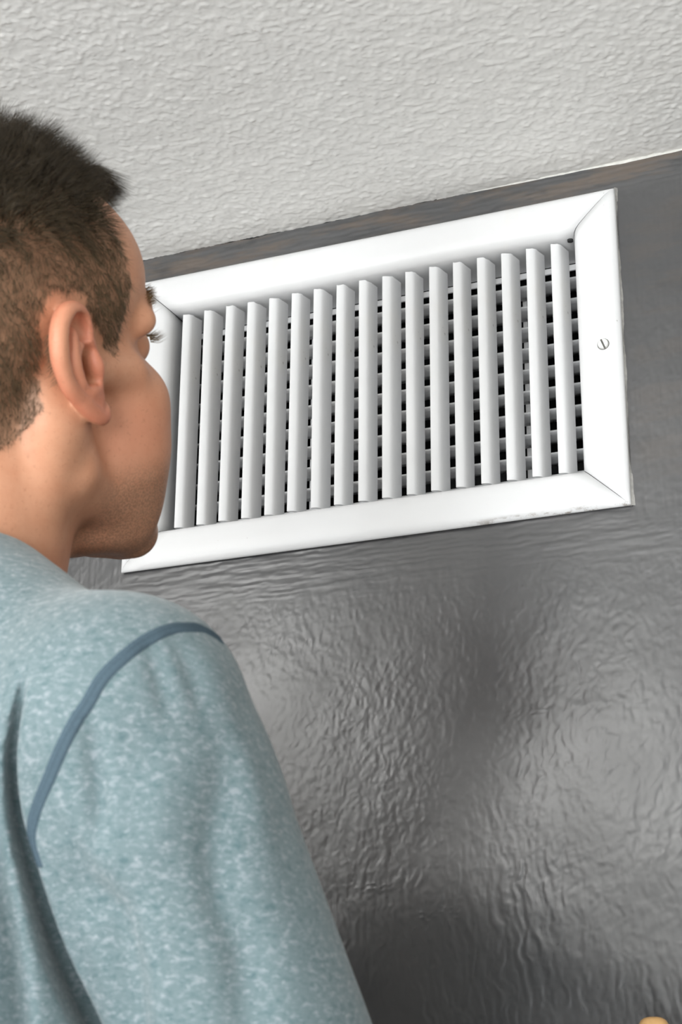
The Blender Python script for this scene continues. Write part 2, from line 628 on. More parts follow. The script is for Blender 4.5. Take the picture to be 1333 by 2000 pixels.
def blade_mesh():
    bm = bmesh.new()
    r0 = [bm.verts.new((-0.166, y, z)) for (y, z) in BP]
    r1 = [bm.verts.new((0.166, y, z)) for (y, z) in BP]
    n = len(BP)
    for j in range(n):
        bm.faces.new((r0[j], r0[(j + 1) % n], r1[(j + 1) % n], r1[j]))
    bm.faces.new(r0[::-1])
    bm.faces.new(r1)
    bmesh.ops.recalc_face_normals(bm, faces=bm.faces)
    me = bpy.data.meshes.new('rear_blade')
    bm.to_mesh(me)
    bm.free()
    return me


bmh = blade_mesh()
for i in range(10):
    b = link('rear_blade', bmh, M_WHITE, vent)
    b.location = (0, 0.0435, 0.0838 - 0.01765 * i)
    b.rotation_euler = (math.radians(-4 + rv.uniform(-2, 2)), 0, rv.uniform(-0.001, 0.001))
# flange above the first rear blade, and uprights that carry the blades
link('blade_flange', box_mesh('blade_flange', -0.166, 0.166, 0.0405, 0.0425, 0.0885, 0.0932, 0.0004), M_WHITE, vent, smooth=False)
for x in (-0.072, 0.0205, 0.108):
    link('blade_support', box_mesh('blade_support', x - 0.0018, x + 0.0018, 0.066, 0.069, -0.093, 0.093, 0.0004), M_WHITE, vent, smooth=False)
# dark disc added in place of a small hole in the top right corner
hole_bm = bmesh.new()
bmesh.ops.create_cone(hole_bm, cap_ends=True, segments=12, radius1=0.0022, radius2=0.0022, depth=0.0016)
hole_me = bpy.data.meshes.new('corner_hole')
hole_bm.to_mesh(hole_me)
hole_bm.free()
p = link('corner_hole', hole_me, M_DUCT, vent, smooth=False)
p.location = (0.1630, 0.004, 0.0928)


# slotted screws
def screw_mesh():
    bm = bmesh.new()
    R, sl = 0.0039, 0.00065
    # head as two half discs with a groove between
    for sgn in (-1, 1):
        a0 = math.asin(sl / R)
        pts = [(R * math.cos(a), sgn * R * math.sin(a)) for a in np.linspace(a0, math.pi - a0, 14)]
        f0 = [bm.verts.new((x, 0.0, z)) for x, z in pts]
        f1 = [bm.verts.new((x, -0.0012, z)) for x, z in pts]
        f2 = [bm.verts.new((x * 0.88, -0.0021, z * 0.88 + sgn * sl * 0.12)) for x, z in pts]
        n = len(pts)
        for u, w in ((f0, f1), (f1, f2)):
            for j in range(n):
                bm.faces.new((u[j], u[(j + 1) % n], w[(j + 1) % n], w[j]))
        bm.faces.new(f2)
    bmesh.ops.recalc_face_normals(bm, faces=bm.faces)
    # darker discs in the slot and round the head
    for R2, y in ((R * 1.13, -0.0003), (R * 0.97, -0.0006)):
        g = [bm.verts.new((R2 * math.cos(a), y, R2 * math.sin(a))) for a in np.linspace(0, 2 * math.pi, 33)[:-1]]
        bm.faces.new(g).material_index = 1
    me = bpy.data.meshes.new('screw')
    bm.to_mesh(me)
    bm.free()
    return me


sm = screw_mesh()
sm.materials.append(plain('painted_screw', (0.76, 0.76, 0.74), 0.35, 0.5, nscale=300, namp=0.15))
sm.materials.append(plain('screw_dark', (0.17, 0.165, 0.15), 0.6, 0.3, nscale=400, namp=0.5))
for sx in (1, -1):
    s = link('screw', sm, None, vent, smooth=False)
    s.location = (sx * 0.1872, -0.0081, -0.002)
    s.rotation_euler = (0, math.radians(70 if sx > 0 else 20), 0)

# caulk smeared down the right side and corner of the frame
V, Fc = [], []
n = 260
for i in range(n):
    z = 0.126 - 0.250 * i / (n - 1)
    w = max(0.0003, 0.0016 + 0.0017 * wav(z, 21, 40) + (0.0015 if z < -0.1 else 0) + (0.001 if z > 0.115 else 0))
    V += [(OX - 0.0005, -0.0030, z), (OX + 0.35 * w, -0.0016 - 0.0006 * wav(z, 5, 60), z), (OX + w, 0.0004, z)]
for i in range(n - 1):
    for j in range(2):
        Fc.append((3 * i + j, 3 * i + j + 1, 3 * i + 4 + j, 3 * i + 3 + j))
cb = link('caulk_bead', mesh_np('caulk_bead', V, Fc), M_CAULKG, vent)
tag(cb, 'ragged grey caulk along the right edge')

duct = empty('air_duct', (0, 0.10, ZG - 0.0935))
tag(duct, 'sheet metal duct, coloured dark as if unlit, seen between the vanes of the vent', 'duct')
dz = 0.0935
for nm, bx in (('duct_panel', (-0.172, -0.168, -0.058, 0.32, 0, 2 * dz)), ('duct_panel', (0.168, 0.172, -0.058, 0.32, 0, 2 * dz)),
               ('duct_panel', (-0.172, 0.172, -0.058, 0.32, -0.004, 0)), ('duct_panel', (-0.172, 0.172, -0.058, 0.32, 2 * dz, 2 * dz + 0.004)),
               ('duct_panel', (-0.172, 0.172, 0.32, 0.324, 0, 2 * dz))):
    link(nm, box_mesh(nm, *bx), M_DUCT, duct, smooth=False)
# ------------------------------------------------------------------ the person
class Field:
    """signed distances on a dense grid (mm), meshed by surface nets"""
    def __init__(self, lo, hi, step):
        self.lo = np.array(lo, np.float32)
        self.h = step
        self.n = ((np.array(hi) - np.array(lo)) / step).astype(int) + 1
        self.ax = [(self.lo[i] + step * np.arange(self.n[i])).astype(np.float32) for i in range(3)]
        self.D = np.full(tuple(self.n), 60.0, np.float32)

    def _win(self, lo, hi, pad):
        s = []
        for i in range(3):
            a = int(np.floor((lo[i] - pad - self.lo[i]) / self.h))
            b = int(np.ceil((hi[i] + pad - self.lo[i]) / self.h)) + 1
            a, b = max(0, a), min(int(self.n[i]), b)
            if b <= a:
                return None
            s.append(slice(a, b))
        return tuple(s)

    def _grid(self, w):
        return self.ax[0][w[0]][:, None, None], self.ax[1][w[1]][None, :, None], self.ax[2][w[2]][None, None, :]

    def _put(self, w, d, k, op):
        A = self.D[w]
        if op == 'add':
            if k > 0:
                h = np.clip(0.5 + 0.5 * (A - d) / k, 0, 1)
                self.D[w] = A * (1 - h) + d * h - k * h * (1 - h)
            else:
                self.D[w] = np.minimum(A, d)
        else:
            if k > 0:
                h = np.clip(0.5 - 0.5 * (A + d) / k, 0, 1)
                self.D[w] = A * (1 - h) - d * h + k * h * (1 - h)
            else:
                self.D[w] = np.maximum(A, -d)

    def ell(self, c, r, k=8.0, rot=None, op='add'):
        c = np.array(c, np.float32)
        r = np.array(r, np.float32)
        m = max(r) if rot is not None else r
        w = self._win(c - m, c + m, k + 6)
        if w is None: return
        x, y, z = self._grid(w)
        x, y, z = x - c[0], y - c[1], z - c[2]
        if rot is not None:
            M = np.array(rot, np.float32)          # rows are the local axes
            x, y, z = M[0, 0] * x + M[0, 1] * y + M[0, 2] * z, M[1, 0] * x + M[1, 1] * y + M[1, 2] * z, M[2, 0] * x + M[2, 1] * y + M[2, 2] * z
        k0 = np.sqrt((x / r[0]) ** 2 + (y / r[1]) ** 2 + (z / r[2]) ** 2) + 1e-6
        k1 = np.sqrt((x / r[0] ** 2) ** 2 + (y / r[1] ** 2) ** 2 + (z / r[2] ** 2) ** 2) + 1e-6
        self._put(w, k0 * (k0 - 1) / k1, k, op)

    def cap(self, a, b, ra, rb, k=6.0, op='add'):
        a = np.array(a, np.float32)
        b = np.array(b, np.float32)
        m = max(ra, rb)
        w = self._win(np.minimum(a, b) - m, np.maximum(a, b) + m, k + 6)
        if w is None: return
        x, y, z = self._grid(w)
        e = b - a
        L = float(e @ e) + 1e-9
        t = np.clip(((x - a[0]) * e[0] + (y - a[1]) * e[1] + (z - a[2]) * e[2]) / L, 0, 1)
        d = np.sqrt((x - a[0] - t * e[0]) ** 2 + (y - a[1] - t * e[1]) ** 2 + (z - a[2] - t * e[2]) ** 2) - (ra + (rb - ra) * t)
        self._put(w, d, k, op)

    def poly(self, pts, rad, k=3.0, op='add'):
        n = len(pts)
        if not hasattr(rad, '__len__'):
            rad = [rad] * n
        P = np.array([2 * np.array(pts[0]) - pts[1], *pts, 2 * np.array(pts[-1]) - pts[-2]], float)
        c, r = [], []
        for i in range(1, n):
            for t in (0, 0.25, 0.5, 0.75):
                a, b, d, e = P[i - 1], P[i], P[i + 1], P[i + 2]
                c.append(0.5 * (2 * b + (d - a) * t + (2 * a - 5 * b + 4 * d - e) * t * t + (3 * b - a - 3 * d + e) * t ** 3))
                r.append(rad[i - 1] * (1 - t) + rad[i] * t)
        pts, rad = c + [np.array(pts[-1], float)], r + [rad[-1]]
        for i in range(len(pts) - 1):
            r0 = rad[i] if hasattr(rad, '__len__') else rad
            r1 = rad[i + 1] if hasattr(rad, '__len__') else rad
            self.cap(pts[i], pts[i + 1], r0, r1, k if op == 'sub' else min(k, 2.0), op)

    def mesh(self):
        D = self.D
        S = D < 0
        nx, ny, nz = [int(v) for v in self.n]
        c = S[:-1, :-1, :-1].astype(np.int8)
        tot = np.zeros((nx - 1, ny - 1, nz - 1), np.int8)
        for i in (0, 1):
            for j in (0, 1):
                for k in (0, 1):
                    tot += S[i:nx - 1 + i, j:ny - 1 + j, k:nz - 1 + k]
        act = (tot > 0) & (tot < 8)
        I = np.argwhere(act)
        idx = np.full(act.shape, -1, np.int32)
        idx[act] = np.arange(len(I))
        P = np.zeros((len(I), 3), np.float64)
        W = np.zeros(len(I))
        cor = [(i, j, k) for i in (0, 1) for j in (0, 1) for k in (0, 1)]
        val = {q: D[I[:, 0] + q[0], I[:, 1] + q[1], I[:, 2] + q[2]] for q in cor}
        for q in cor:
            for axx in range(3):
                if q[axx] == 0:
                    q2 = list(q)
                    q2[axx] = 1
                    q2 = tuple(q2)
                    a, b = val[q], val[q2]
                    m = (a < 0) != (b < 0)
                    t = np.where(m, a / np.where(m, a - b, 1), 0)
                    p = np.array(q, float)[None, :] + np.zeros((len(I), 1))
                    p[:, axx] += t
                    P[m] += p[m]
                    W[m] += 1
        P /= W[:, None]
        V = (I + P)
        Q = []
        for axx in range(3):
            o = [(1, 2), (2, 0), (0, 1)][axx]
            s0 = [slice(None)] * 3
            s1 = [slice(None)] * 3
            s0[axx] = slice(0, -1)
            s1[axx] = slice(1, None)
            A, B = S[tuple(s0)], S[tuple(s1)]
            E = np.argwhere(A != B)
            ok = (E[:, o[0]] > 0) & (E[:, o[1]] > 0) & (E[:, o[0]] < self.n[o[0]] - 1) & (E[:, o[1]] < self.n[o[1]] - 1)
            E = E[ok]
            fl = A[tuple(E.T)]
            u = np.zeros(3, int); u[o[0]] = 1
            v = np.zeros(3, int); v[o[1]] = 1
            q = np.stack([idx[tuple((E - u - v).T)], idx[tuple((E - v).T)], idx[tuple(E.T)], idx[tuple((E - u).T)]], 1)
            q[~fl] = q[~fl][:, ::-1]
            Q.append(q)
        Q = np.vstack(Q)
        # pull the vertices onto the surface with the interpolated field
        for _ in range(2):
            d, g = self.sample(V)
            gl = (g ** 2).sum(1) + 1e-6
            V = V - np.clip(d / gl, -0.5, 0.5)[:, None] * g
        return V * self.h + self.lo, Q

    def sample(self, V):
        n = self.n
        i = np.clip(np.floor(V).astype(int), 0, n - 2)
        f = V - i
        v = {}
        for a in (0, 1):
            for b in (0, 1):
                for c in (0, 1):
                    v[a, b, c] = self.D[i[:, 0] + a, i[:, 1] + b, i[:, 2] + c]
        fx, fy, fz = f.T
        def lx(b, c): return v[0, b, c] * (1 - fx) + v[1, b, c] * fx
        d = (lx(0, 0) * (1 - fy) + lx(1, 0) * fy) * (1 - fz) + (lx(0, 1) * (1 - fy) + lx(1, 1) * fy) * fz
        gx = ((v[1, 0, 0] - v[0, 0, 0]) * (1 - fy) + (v[1, 1, 0] - v[0, 1, 0]) * fy) * (1 - fz) + ((v[1, 0, 1] - v[0, 0, 1]) * (1 - fy) + (v[1, 1, 1] - v[0, 1, 1]) * fy) * fz
        gy = (lx(1, 0) - lx(0, 0)) * (1 - fz) + (lx(1, 1) - lx(0, 1)) * fz
        gz = (lx(0, 1) * (1 - fy) + lx(1, 1) * fy) - (lx(0, 0) * (1 - fy) + lx(1, 0) * fy)
        return d, np.stack([gx, gy, gz], 1)


def smooth_mesh(V, Q, it=1, lam=0.5):
    E = np.vstack([Q[:, [0, 1]], Q[:, [1, 2]], Q[:, [2, 3]], Q[:, [3, 0]]])
    for _ in range(it):
        S = np.zeros_like(V)
        n = np.zeros(len(V))
        for a, b in ((0, 1), (1, 0)):
            for c in range(3):
                S[:, c] += np.bincount(E[:, a], V[E[:, b], c], len(V))
            n += np.bincount(E[:, a], minlength=len(V))
        V = V + lam * (S / np.maximum(n, 1)[:, None] - V)
    return V


def vnormals(V, Q):
    n = np.cross(V[Q[:, 2]] - V[Q[:, 0]], V[Q[:, 3]] - V[Q[:, 1]])
    N = np.zeros_like(V)
    for j in range(4):
        for c in range(3):
            N[:, c] += np.bincount(Q[:, j], n[:, c], len(V))
    return N / (np.linalg.norm(N, axis=1)[:, None] + 1e-12)


def unproj(x, y, d):
    return CAM + d * cF + (x - 666.5) / FPX * d * cR + (1000 - y) / FPX * d * cU


# --- where the head and the torso stand (all sizes in mm inside, metres in the world)
HEAD_TURN, HEAD_PITCH, HEAD_ROLL = math.radians(38), math.radians(13), math.radians(0)
h_f0 = math.cos(HEAD_TURN) * cF + math.sin(HEAD_TURN) * cR
h_f = math.cos(HEAD_PITCH) * h_f0 + math.sin(HEAD_PITCH) * cU
h_u = math.cos(HEAD_PITCH) * cU - math.sin(HEAD_PITCH) * h_f0
h_r = np.cross(h_f, h_u)
HM = np.stack([h_r, h_f, h_u])                  # rows: head axes in the world
HEAD = np.array([-0.0598, -0.3906, 1.7424]) + 0.002 * cR     # mid-point between the ear canals
TURN = math.radians(45)
fh = np.array([cF[0], cF[1], 0]) / math.hypot(cF[0], cF[1])
rh = np.array([fh[1], -fh[0], 0])
t_f = math.cos(TURN) * fh + math.sin(TURN) * rh
t_r = -math.sin(TURN) * fh + math.cos(TURN) * rh
TM = np.stack([t_r, t_f, np.array([0, 0, 1.0])])
SHO = np.array([0.0595, -0.4444, 1.5291]) + 0.0055 * cR - 0.0025 * cU       # right shoulder joint
NECK = SHO - 0.172 * t_r + np.array([0, 0, 0.054])


def to_head(P): return ((np.asarray(P) - HEAD) @ HM.T) * 1000
def from_head(p): return HEAD + (np.asarray(p) / 1000) @ HM
def to_torso(P): return ((np.asarray(P) - NECK) @ TM.T) * 1000
def from_torso(p): return NECK + (np.asarray(p) / 1000) @ TM


def build_head():
    f = Field((-98, -128, -215), (98, 136, 142), 1.4)
    both = (-1, 1)
    # skull
    f.ell((0, -10, 48), (75, 97, 81), 0)
    f.ell((0, 38, 46), (68, 58, 54), 14)
    f.ell((0, -48, 18), (62, 55, 52), 14)
    # face mass
    f.ell((0, 40, -22), (60, 46, 62), 16)
    f.ell((0, 62, -52), (36, 32, 42), 14)
    for s in both:
        f.ell((s * 44.5, 57, -25), (19, 22, 20), 12)                    # cheek bone
        f.cap((s * 56, 44, -8), (s * 66, 6, -2), 10, 8, 12)           # zygomatic arch
        f.ell((s * 40, 49, -50), (23, 30, 34), 14)
        f.ell((s * 30, 58, -78), (19, 20, 24), 12)                    # cheek
        f.cap((s * 59, -6, -12), (s * 53, -5, -50), 12, 12, 14)        # jaw ramus
        f.cap((s * 53, -5, -54), (s * 18, 67, -105), 12.5, 13, 14)      # jaw body
        f.ell((s * 62, -18, -22), (10, 14, 22), 10)                   # mastoid
    f.ell((0, 76, -105), (23, 17, 17), 10)                             # chin
    f.ell((0, 42, -97), (34, 34, 14), 14)                             # under the chin
    # brow
    for s in both:
        f.cap((s * 8, 87, 20), (s * 34, 79, 25), 7.5, 8, 9)
        f.cap((s * 34, 81, 25), (s * 55, 64, 18), 8.5, 8, 9)
        f.ell((s * 31, 93, 3), (17, 15, 12), 9, op='sub')             # eye socket
        f.ell((s * 30, 74.0, 3), (13.5, 13.2, 12.0), 2.5)             # lids over the eyeball
        f.ell((s * 29.5, 88, 3), (10.5, 4.5, 3.8), 1.2, op='sub')       # lid opening
    # nose
    f.cap((0, 87, 16), (0, 102, -20), 6.5, 8.0, 7)
    f.ell((0, 104.5, -27), (9, 10, 9), 6)
    for s in both:
        f.ell((s * 11.5, 96, -31), (7, 9.5, 7.5), 5)
        f.ell((s * 6.0, 103, -37), (3.2, 5.0, 4.0), 2, op='sub')
    # mouth
    f.cap((-21, 84, -60), (0, 94, -57), 4.0, 6.0, 6)
    f.cap((21, 84, -60), (0, 94, -57), 4.0, 6.0, 6)
    f.cap((-19, 83, -66), (0, 91.5, -68), 4.0, 6.2, 5)
    f.cap((19, 83, -66), (0, 91.5, -68), 4.0, 6.2, 5)
    for s in both:
        f.cap((s * 25, 82, -62.5), (0, 100, -62.0), 0.7, 1.5, 1.5, op='sub')
    # neck down into the shirt
    nb = to_head(NECK + 0.0 * t_f)
    f.cap((0, -14, -28), nb + np.array([0, 0, 10]), 57, 69, 16)
    n2 = to_head(NECK - np.array([0, 0, 0.05]))
    f.cap(nb, n2, 62, 80, 12)
    for s in both:
        f.cap((s * 60, -18, -30), (nb + n2) / 2 + np.array([s * 16, 34, 0]), 9, 8, 14)   # long neck muscle
    # ears: u runs forward, v up, w out from the head
    for s in both:
        fl = math.radians(EAR_FLARE)
        lean = math.radians(EAR_LEAN)
        o = np.array([s * 70.0, 3.5, 2.0])
        U = np.array([s * -math.sin(fl), math.cos(fl), 0])
        Wd = np.array([s * math.cos(fl), math.sin(fl), 0])
        Vv = np.array([0, 0, 1.0])
        U2 = math.cos(lean) * U + math.sin(lean) * Vv
        V2 = -math.sin(lean) * U + math.cos(lean) * Vv
        def e(u, v, w): return o + U2 * u * 0.92 + V2 * v * 0.88 + Wd * w * 0.92
        rot = np.stack([U2, V2, Wd])
        f.ell(e(-15, 10, 5), (17.5, 27, 3.6), 3.5, rot)                        # plate
        f.cap(e(-7, 14, -4), e(-11, 10, 4), 11, 10, 6)                         # root
        f.cap(e(-4, -8, -4), e(-8, -6, 3), 8, 8, 6)
        rim = [e(-4, 13, 6), e(-2.5, 22, 7), e(-5, 31, 8.5), e(-12, 36.5, 10), e(-21, 36, 11), e(-29, 29, 11.5), e(-33, 19, 11.5), e(-33.5, 9, 10.5), e(-30, -4, 9), e(-22, -15, 7.5)]
        f.poly(rim, [3.0, 3.4, 3.8, 4.2, 4.5, 4.6, 4.5, 4.2, 4.0, 4.0], 2.5)
        f.ell(e(-10, -19, 5), (9.0, 11, 4.4), 4, rot)                        # lobe
        f.poly([e(-22, -15, 7.5), e(-16, -23, 7), e(-9, -30, 6), e(-3, -31, 4), e(0, -26, 2)], [4.0, 3.8, 3.6, 3.6, 3.6], 3)
        f.poly([e(-13, 27, 8), e(-20, 19, 9.5), e(-22.5, 8, 10), e(-20, -4, 9), e(-14, -10, 8)], [2.6, 3.4, 3.6, 3.4, 3.4], 2.5)  # antihelix
        f.ell(e(-9.5, 1, 10.5), (8.4, 12.5, 10.5), 2.5, rot, op='sub')             # concha
        f.ell(e(-7.5, 1, 1), (4.6, 8.0, 9), 2.0, rot, op='sub')
        f.poly([e(-26, 18, 12.5), e(-23, 27, 12.5), e(-14, 31.5, 12), e(-8, 27, 10.5)], [2.4, 3.0, 3.0, 2.4], 2.0, op='sub')  # groove inside the rim
        f.ell(e(-9, 24, 11), (5.2, 8.0, 7.5), 2.0, rot, op='sub')
        f.ell(e(-1.5, 0, 5), (4.2, 7.5, 6.5), 3.0, rot)                        # tragus
        f.ell(e(-12.5, -13, 7.5), (5.5, 3.8, 4.2), 3, rot)                     # antitragus
    V, Q = f.mesh()
    V = smooth_mesh(V, Q, 2, 0.4)
    return f, V, Q


EAR_FLARE, EAR_LEAN = 6.0, 8.0
headF, hV, hQ = build_head()
# drop the open skirt at the bottom of the neck (hidden in the shirt)
hN = vnormals(hV, hQ)

# --- shirt and trousers in the torso frame
ARM_FWD = math.radians(28)
rE = np.array([172.0, 0, -54]) + 300 * np.array([0.05, math.sin(ARM_FWD), -math.cos(ARM_FWD)])   # right elbow
rWr = rE + 255 * np.array([-0.25, 0.62, -0.74])
lE = np.array([-172.0, 0, -54]) + 300 * np.array([-0.10, 0.10, -0.99])
lWr = lE + 255 * np.array([0.05, 0.35, -0.93])
rS, lS = np.array([172.0, 0, -54]), np.array([-172.0, 0, -54])


def build_shirt():
    f = Field((-330, -190, -640), (330, 440, 90), 2.8)
    f.ell((0, -8, -170), (158, 108, 190), 0)
    f.ell((0, 0, -400), (150, 106, 250), 40)
    f.cap((0, 0, -560), (0, 0, -600), 108, 108, 30)
    f.ell((60, -30, -150), (82, 88, 130), 30)
    f.ell((-60, -30, -150), (82, 88, 130), 30)
    f.cap((26, -20, 26), rS + np.array([-12, 0, 4]), 60, 42, 26)
    f.cap((-26, -20, 26), lS + np.array([12, 0, 4]), 60, 42, 26)
    for S, E, W in ((rS, rE, rWr), (lS, lE, lWr)):
        f.cap(S, S + (E - S) * 0.15, 58.5, 58, 26)
        f.cap(S + (E - S) * 0.12, E, 58.5, 56, 6)
        f.cap(E, W, 52, 38, 14)
    f.cap((0, -38, -20), (0, -34, 38), 60, 57, 16)
    f.ell((90, -66, -168), (64, 54, 122), 16)
    f.ell((-90, -66, -168), (64, 54, 122), 16)
    nh = to_torso(from_head((0, -14, -28)))
    f.cap((0, -2, -30), np.array([0, -2, 0]) + (nh - np.array([0, -2, 0])) * 0.9, 71, 68, 5, op='sub')
    for sg in (1, -1):      # deep creases where the sleeve folds against the back
        m = np.array([sg, 1, 1])
        cr = [np.array(q, float) for q in ((178, -60, -46), (175, -60, -60), (164, -54, -80), (157, -45, -102), (158, -37, -123), (158, -26, -146), (157, -15, -164), (157, 0, -185), (159, 20, -215), (162, 38, -245))]
        rr = [0.8, 1.6, 2.8, 3.4, 3.8, 4.2, 4.6, 5.0, 5.0, 4.0]
        for dpt in (-2, 3, 8, 13, 18, 23):
            f.poly([(q + dpt * np.array([-0.66, 0.66, 0.35]) * min(1.0, (i + 0.6) / 3.5)) * m for i, q in enumerate(cr)], rr, 2.0, op='sub')
        f.poly([np.array(q) * m for q in ((144, -58, -100), (143, -57, -120), (143, -54, -145), (143, -49, -170), (142, -42, -200), (142, -34, -225))], [3.0, 7.0, 11.0, 13.0, 14.0, 14.0], 14, op='sub')
    f.cap(rWr + 0.0, rWr + (rWr - rE) * 0.3, 34, 34, 3, op='sub')
    f.cap(lWr + 0.0, lWr + (lWr - lE) * 0.3, 34, 34, 3, op='sub')
    V, Q = f.mesh()
    return smooth_mesh(V, Q, 2, 0.5), Q


sV, sQ = build_shirt()


def poly_dist(V, pts):
    """distance to a polyline and the parameter 0..1 along it"""
    pts = np.asarray(pts, float)
    best = np.full(len(V), 1e9)
    par = np.zeros(len(V))
    n = len(pts) - 1
    for i in range(n):
        a, e = pts[i], pts[i + 1] - pts[i]
        t = np.clip(((V - a) @ e) / (e @ e), 0, 1)
        d = np.linalg.norm(V - a - t[:, None] * e, axis=1)
        m = d < best
        best[m] = d[m]
        par[m] = (i + t[m]) / n
    return best, par


FOLDS = []      # (points in the torso frame, depth mm, width mm)
SEAM = []
FOLDS = [
    ([(172, -40, -104), (173, -34, -116), (174, -27, -130)], -2.0, 8.0),
    ([(208, -45, -70), (207, -42, -82), (203, -36, -98), (198, -30, -114)], 6.5, 5.0),
    ([(180, -35, -115), (183, -25, -133), (191, -16, -146), (190, -7, -165), (184, 4, -186), (182, 12, -205)], 9.0, 12.0),
    ([(207, -9, -140), (201, -1, -166), (195, 7, -186), (192, 16, -206)], -2.0, 8.0),
    ([(234, 10, -78), (231, 8, -113), (229, 15, -138), (230, 26, -156), (227, 33, -184), (226, 40, -200)], 7.0, 11.0),
    ([(222, -26, -31), (228, -23, -49), (229, -18, -64)], 3.0, 5.0),
    ([(226, -14, -28), (231, -8, -44), (233, -4, -58)], 2.2, 5.0),
    ([(228, 3, -28), (233, 12, -60), (234, 27, -93), (235, 38, -123)], -2.0, 9.0),
    ([(218, -10, -70), (219, -14, -95), (216, -12, -120)], -2.5, 9.0),
]
SEAM = [(217, 22, -17), (219, 7, -16), (221, 0, -17), (221, -12, -21), (221, -25, -28), (218, -36, -38), (213, -44, -49), (208, -48, -61), (200, -51, -73), (186, -49, -88), (171, -44, -100), (162, -39, -111), (161, -34, -123)]
sV0, sN0 = sV.copy(), vnormals(sV, sQ)
for pts, dep, wid in FOLDS:
    d, p = poly_dist(sV0, pts)
    fade = np.sin(np.pi * np.clip(p * 0.9 + 0.05, 0, 1)) ** 0.6
    sV = sV - sN0 * (dep * fade * np.exp(-(d / wid) ** 2))[:, None]

BASE = np.array([*(from_torso((0, 0, 0))[:2]), 0.0])
person = empty('person', BASE)
tag(person, 'short-haired person in a heathered teal shirt looking up at the white vent', 'person')


def child(name, Vw, Q, mat):
    return link(name, mesh_fast(name, Vw - BASE, Q), mat, person)


def vcol(ob, name, arr):
    a = ob.data.attributes.new(name, 'FLOAT', 'POINT')
    a.data.foreach_set('value', np.asarray(arr, np.float32))


def mat_skin():
    t = NT('skin')
    v = t.coord()
    red, stub, scalp, lip = [t.attr(n)[2] for n in ('red', 'stubble', 'scalp', 'lip')]
    mott = t.noise(v, 75.0, 4, 0.68)
    fine = t.noise(v, 420.0, 2, 0.6)
    col = t.mix(mott, (0.56, 0.245, 0.135), (0.69, 0.365, 0.225))
    col = t.mix(t.math('MULTIPLY', red, 0.8), col, (0.66, 0.225, 0.135))
    col = t.mix(t.mapr(fine, 0.58, 0.74, 0.0, 0.35), col, (0.40, 0.17, 0.09))
    sb = t.math('MULTIPLY', stub, t.mapr(t.noise(v, 900.0, 1), 0.35, 0.65, 0.25, 0.75))
    col = t.mix(sb, col, (0.22, 0.13, 0.08))
    col = t.mix(t.math('MULTIPLY', lip, 0.7), col, (0.50, 0.17, 0.14))
    col = t.mix(t.math('MULTIPLY', scalp, 0.55), col, (0.16, 0.105, 0.06))
    t.base(col)
    t.rough(0.48)
    t.spec(0.38)
    t.b.inputs['Subsurface Weight'].default_value = 0.0
    t.bump(fine, 0.18, 0.0006)
    return t.m


M_SKIN = mat_skin()

# --- hair line, in the head frame
def in_poly(y, z, poly):
    c = np.zeros(len(y), bool)
    j = len(poly) - 1
    for i in range(len(poly)):
        yi, zi = poly[i]
        yj, zj = poly[j]
        m = ((zi > z) != (zj > z)) & (y < (yj - yi) * (z - zi) / (zj - zi + 1e-9) + yi)
        c ^= m
        j = i
    return c


HAIRLINE = [(60, 145), (86, 99), (52, 95), (38, 91), (41, 84), (40, 72), (44, 58), (47.5, 40), (45, 34), (40.5, 20), (36.5, 6), (26, 4), (25, 9), (17, 22), (11, 30), (4, 40), (-8, 44), (-20, 42), (-27, 32), (-25, 15), (-28, -9), (-32, -17), (-37, -27), (-48, -31), (-70, -40), (-130, -50), (-140, 145)]


def hair_mask(V):
    wob = 2.0 * np.sin(V[:, 2] * 0.55) * np.cos(V[:, 1] * 0.43)
    return in_poly(V[:, 1] + wob, V[:, 2] + 0.8 * wob, HAIRLINE) & (np.abs(V[:, 0]) < 79)


hm = hair_mask(hV)
x, y, z = hV.T
ear = np.exp(-(((np.abs(x) - 78) / 10) ** 2)) * sstep(np.abs(x), 73, 79) * sstep(y, 18, 8) * sstep(z, -45, -25)
red = np.clip(ear * 1.0 + 0.45 * np.exp(-(((y - 40) / 30) ** 2 + ((z + 40) / 26) ** 2)) + 0.5 * sstep(z, -70, -130) * sstep(y, 40, 10), 0, 1)
stub = sstep(z, -50, -75) * sstep(y, -2, 22) * sstep(z, -140, -112) * 0.9
lip = np.exp(-(((z + 62) / 7) ** 2)) * sstep(y, 84, 90) * (np.abs(x) < 24)
keep = hV[:, 2] > -205


def hand_mesh(W, dr, nrm, thumb):
    """forearm end, palm, four bent fingers and a thumb, in the torso frame (mm)"""
    dr = np.array(dr) / np.linalg.norm(dr)
    nrm = np.array(nrm) - dr * (np.array(nrm) @ dr)
    nrm /= np.linalg.norm(nrm)
    sd = np.cross(dr, nrm) * thumb
    P = lambda a, b, c: np.array(W) + dr * a + sd * b + nrm * c
    m = np.array(W) + dr * 70
    f = Field(m - 175, m + 175, 2.6)
    f.cap(P(-90, 0, 0), P(5, 0, 0), 30, 25, 0)
    f.ell(P(50, 0, 0), (44, 38, 15), 12, np.stack([dr, sd, nrm]))
    for b, L, r in ((27, 70, 8.4), (9, 80, 8.8), (-9, 75, 8.4), (-26, 58, 7.6)):
        a0, a1, a2, a3 = P(72, b, 0), P(84 + L * 0.30, b * 1.05, 8), P(84 + L * 0.52, b * 1.05, 26), P(84 + L * 0.60, b, 46)
        f.cap(a0, a1, r + 1, r, 5)
        f.cap(a1, a2, r, r - 0.6, 2)
        f.cap(a2, a3, r - 0.6, r - 1.4, 2)
    f.cap(P(22, 26, 4), P(52, 46, 14), 12, 10, 6)
    f.cap(P(52, 46, 14), P(82, 48, 26), 10, 8, 2)
    V, Q = f.mesh()
    return smooth_mesh(V, Q, 2, 0.4), Q


